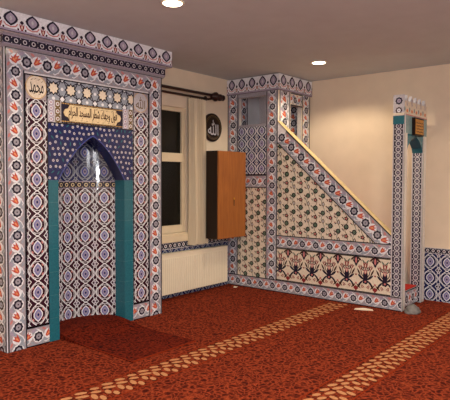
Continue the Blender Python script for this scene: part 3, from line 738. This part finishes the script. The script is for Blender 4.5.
for i in range(8): x = 4.785 + i*.04; m = MB(); m.box((x,rodY+.027,2.384), (x+.006,rodY+.033,2.392), 'dark_metal'); m.build('curtain_hook', cur)

plq = thing('wall_plaque', 'round dark calligraphy plaque with silver Arabic writing between curtain and corner', 'plaque', (5.24, YA, 2.065))
m = MB(); m.lathe([(.168,YA-.028),(.18,YA-.022),(.18,YA-.004),(.17,YA)], 'lacquer', (5.24,0,2.065), 'y', 40)
f = Face(m, lambda s,t,d: (s, YA-.0285-d*1.5, t)); f.planes = []
m.build('disc', plq, smooth=False)
m = MB(); f = Face(m, lambda s,t,d: (s, YA-.029-d, t)); f.planes = []
f.line(disc(5.24,2.065,.150,40), .006, 'olive', 1, True)
write(f, '\uFDF2', 5.24-.10, 2.065-.095, 5.24+.10, 2.065+.095, 'lgrey', 2, .002)
for i in range(40): a = 2*PI*i/40; f.poly(disc(5.24+.135*math.cos(a), 2.065+.135*math.sin(a), .006, 6), 'olive', 1)
m.build('calligraphy', plq)

cab = thing('wall_cabinet', 'tall narrow hanging cabinet with dark side and orange wood door', 'cabinet', (5.27, 4.3, .67))
KX0, KX1, KY0, KY1, KZ0, KZ1 = 4.995, 5.545, 4.215, 4.415, .668, 1.752
m = MB(); m.box((KX0,KY0+.02,KZ0), (KX1,KY1,KZ1), 'cabinet_dark'); m.build('carcass', cab, bevel=.003)
m = MB(); m.box((KX0+.002,KY0,KZ0+.002), (KX1-.002,KY0+.019,KZ1-.002), 'cabinet_wood')
d_ = m.build('cabinet_door', cab, bevel=.003); d_['label'] = 'orange wood veneer door'
m = MB(); zc = 1.16
m.lathe([(.014,KY0-.006),(.012,KY0)], 'brass', (5.30,0,zc), 'y', 14); m.prism([(5.296,KY0-.001,zc-.09),(5.304,KY0-.001,zc-.09),(5.306,KY0-.001,zc-.01),(5.294,KY0-.001,zc-.01)], (0,-.004,0), 'cabinet_dark')
m.build('keyhole_fitting', d_)
for z in (.82, 1.50): m = MB(); m.box((KX0+.10,KY1,z), (KX1-.06,YA-.014,z+.08), 'cabinet_dark'); m.build('wall_batten', cab)

# ------------------------------------------------------------------ small things on the carpet
def crumple(name, cx, cy, rx, ry, h, mat, seed, label, cat):
    import bmesh
    bm = bmesh.new(); bmesh.ops.create_icosphere(bm, subdivisions=4, radius=1); rnd = random.Random(seed)
    ks = [(Vector((rnd.uniform(-1,1), rnd.uniform(-1,1), rnd.uniform(-1,1))).normalized(), rnd.uniform(3,9), rnd.uniform(0,6)) for _ in range(14)]
    for v in bm.verts:
        n = v.co.normalized(); r = 1 + sum(.045*abs(math.sin(k*n.dot(d)+p)) for d, k, p in ks) - .28
        z = n.z*r; z = max(z, -.35); v.co = Vector((n.x*r*rx*(1.0+.25*(z<0)), n.y*r*ry*(1.0+.25*(z<0)), (z+.35)*h/1.5))
    me = bpy.data.meshes.new(name); bm.to_mesh(me); bm.free()
    for p in me.polygons: p.use_smooth = True
    me.materials.append(MATS[mat]); o = bpy.data.objects.new(name, me); C.objects.link(o); o.location = (cx, cy, .001)
    return tag(o, label, cat)
crumple('plastic_bag', 5.625, 2.055, .078, .060, .085, 'bag_grey', 4, 'crumpled grey bag lying on the carpet at the foot of the portal', 'bag')
def scrap(cx, cy, w, d, rot, label):
    m = MB(); c, s = math.cos(rot), math.sin(rot)
    P = lambda x, y, z: (cx + x*c - y*s, cy + x*s + y*c, z)
    top = [(-w,-d,.006),(-w*.2,-d*1.1,.012),(w,-d*.8,.007),(w*.9,d,.006),(0,d*1.1,.014),(-w*.9,d*.9,.006)]
    m.poly([P(*q) for q in top], 'paper'); m.poly([P(x,y,.002) for x, y, z in top][::-1], 'paper')
    for i in range(6): a, b = top[i], top[(i+1) % 6]; m.poly([P(a[0],a[1],.002),P(b[0],b[1],.002),P(*b),P(*a)], 'paper')
    tag(m.build('paper_scrap'), label, 'paper')
scrap(5.46, 4.31, .035, .02, .3, 'small white paper scrap on the carpet near the radiator')
scrap(5.40, 2.50, .10, .03, -1.2, 'cream paper strip on the carpet along the pulpit base')

# ------------------------------------------------------------------ ceiling lamps
spots = [(2.88,2.88),(5.35,3.05),(.45,2.9),(-1.6,2.9),(2.9,.5),(5.35,.55),(.45,.5),(-1.6,.5),(2.9,-1.9),(5.35,-1.9),(.45,-1.9)]
labs = ['round recessed ceiling lamp above the prayer niche side', 'round recessed ceiling lamp near the pulpit']
for i, (x, y) in enumerate(spots):
    if i < 2:
        l = thing('ceiling_lamp', labs[i], 'ceiling lamp', (x,y,H), 'recessed ceiling lamps')
        m = MB(); m.lathe([(.088,H-.001),(.092,H-.006),(.078,H-.012),(.072,H-.004)], 'ring_steel', (x,y,0), 'z', 28); m.build('trim_ring', l, smooth=True)
        m = MB(); m.lathe([(.070,H-.0125),(.05,H-.016),(.01,H-.017)], 'lamp_glow', (x,y,0), 'z', 28); m.build('bulb', l, smooth=True)
    ld = bpy.data.lights.new('lamp_light', 'SPOT'); ld.energy = 68; ld.color = (1,.80,.56); ld.spot_size = math.radians(150); ld.spot_blend = .35; ld.shadow_soft_size = .05
    lo = bpy.data.objects.new('lamp_light', ld); C.objects.link(lo); lo.location = (x,y,H-.04)
# neutral fill lights added out of view to brighten ceiling and tiles
for x, y in ((.2,-.6), (1.2,-2.4)):
    ld = bpy.data.lights.new('fill_light', 'POINT'); ld.energy = 150; ld.color = (.96,.97,1); ld.shadow_soft_size = .5
    lo = bpy.data.objects.new('fill_light', ld); C.objects.link(lo); lo.location = (x,y,2.15)

# the camera's flash
ld = bpy.data.lights.new('flash_light', 'POINT'); ld.energy = 115; ld.color = (.95,.98,1); ld.shadow_soft_size = .04
lo = bpy.data.objects.new('flash_light', ld); C.objects.link(lo); lo.location = (0,0,1.5)

w = bpy.data.worlds.new('world'); bpy.context.scene.world = w; w.use_nodes = True
w.node_tree.nodes['Background'].inputs[0].default_value = (.02,.02,.03,1); w.node_tree.nodes['Background'].inputs[1].default_value = .3

# ------------------------------------------------------------------ camera
f_, yaw, pitch, roll = 538.3566, .6884882, .0379629, .0030693
cd = bpy.data.cameras.new('camera'); cam = bpy.data.objects.new('camera', cd); C.objects.link(cam)
cd.sensor_width = 36; cd.lens = f_/450*36; cd.clip_start = .02
Rv = Vector((math.sin(yaw), -math.cos(yaw), 0)); F0 = Vector((math.cos(yaw), math.sin(yaw), 0)); Z = Vector((0,0,1))
Fv = F0*math.cos(pitch) - Z*math.sin(pitch); Uv = F0*math.sin(pitch) + Z*math.cos(pitch)
Rr = Rv*math.cos(roll) + Uv*math.sin(roll); Ur = Uv*math.cos(roll) - Rv*math.sin(roll)
M = Matrix((Rr, Ur, -Fv)).transposed().to_4x4(); M.translation = Vector((0,0,1.4)); cam.matrix_world = M
sc = bpy.context.scene; sc.camera = cam
sc.view_settings.view_transform = 'Standard'; sc.view_settings.look = 'None'; sc.view_settings.gamma = 1; sc.view_settings.exposure = -.12
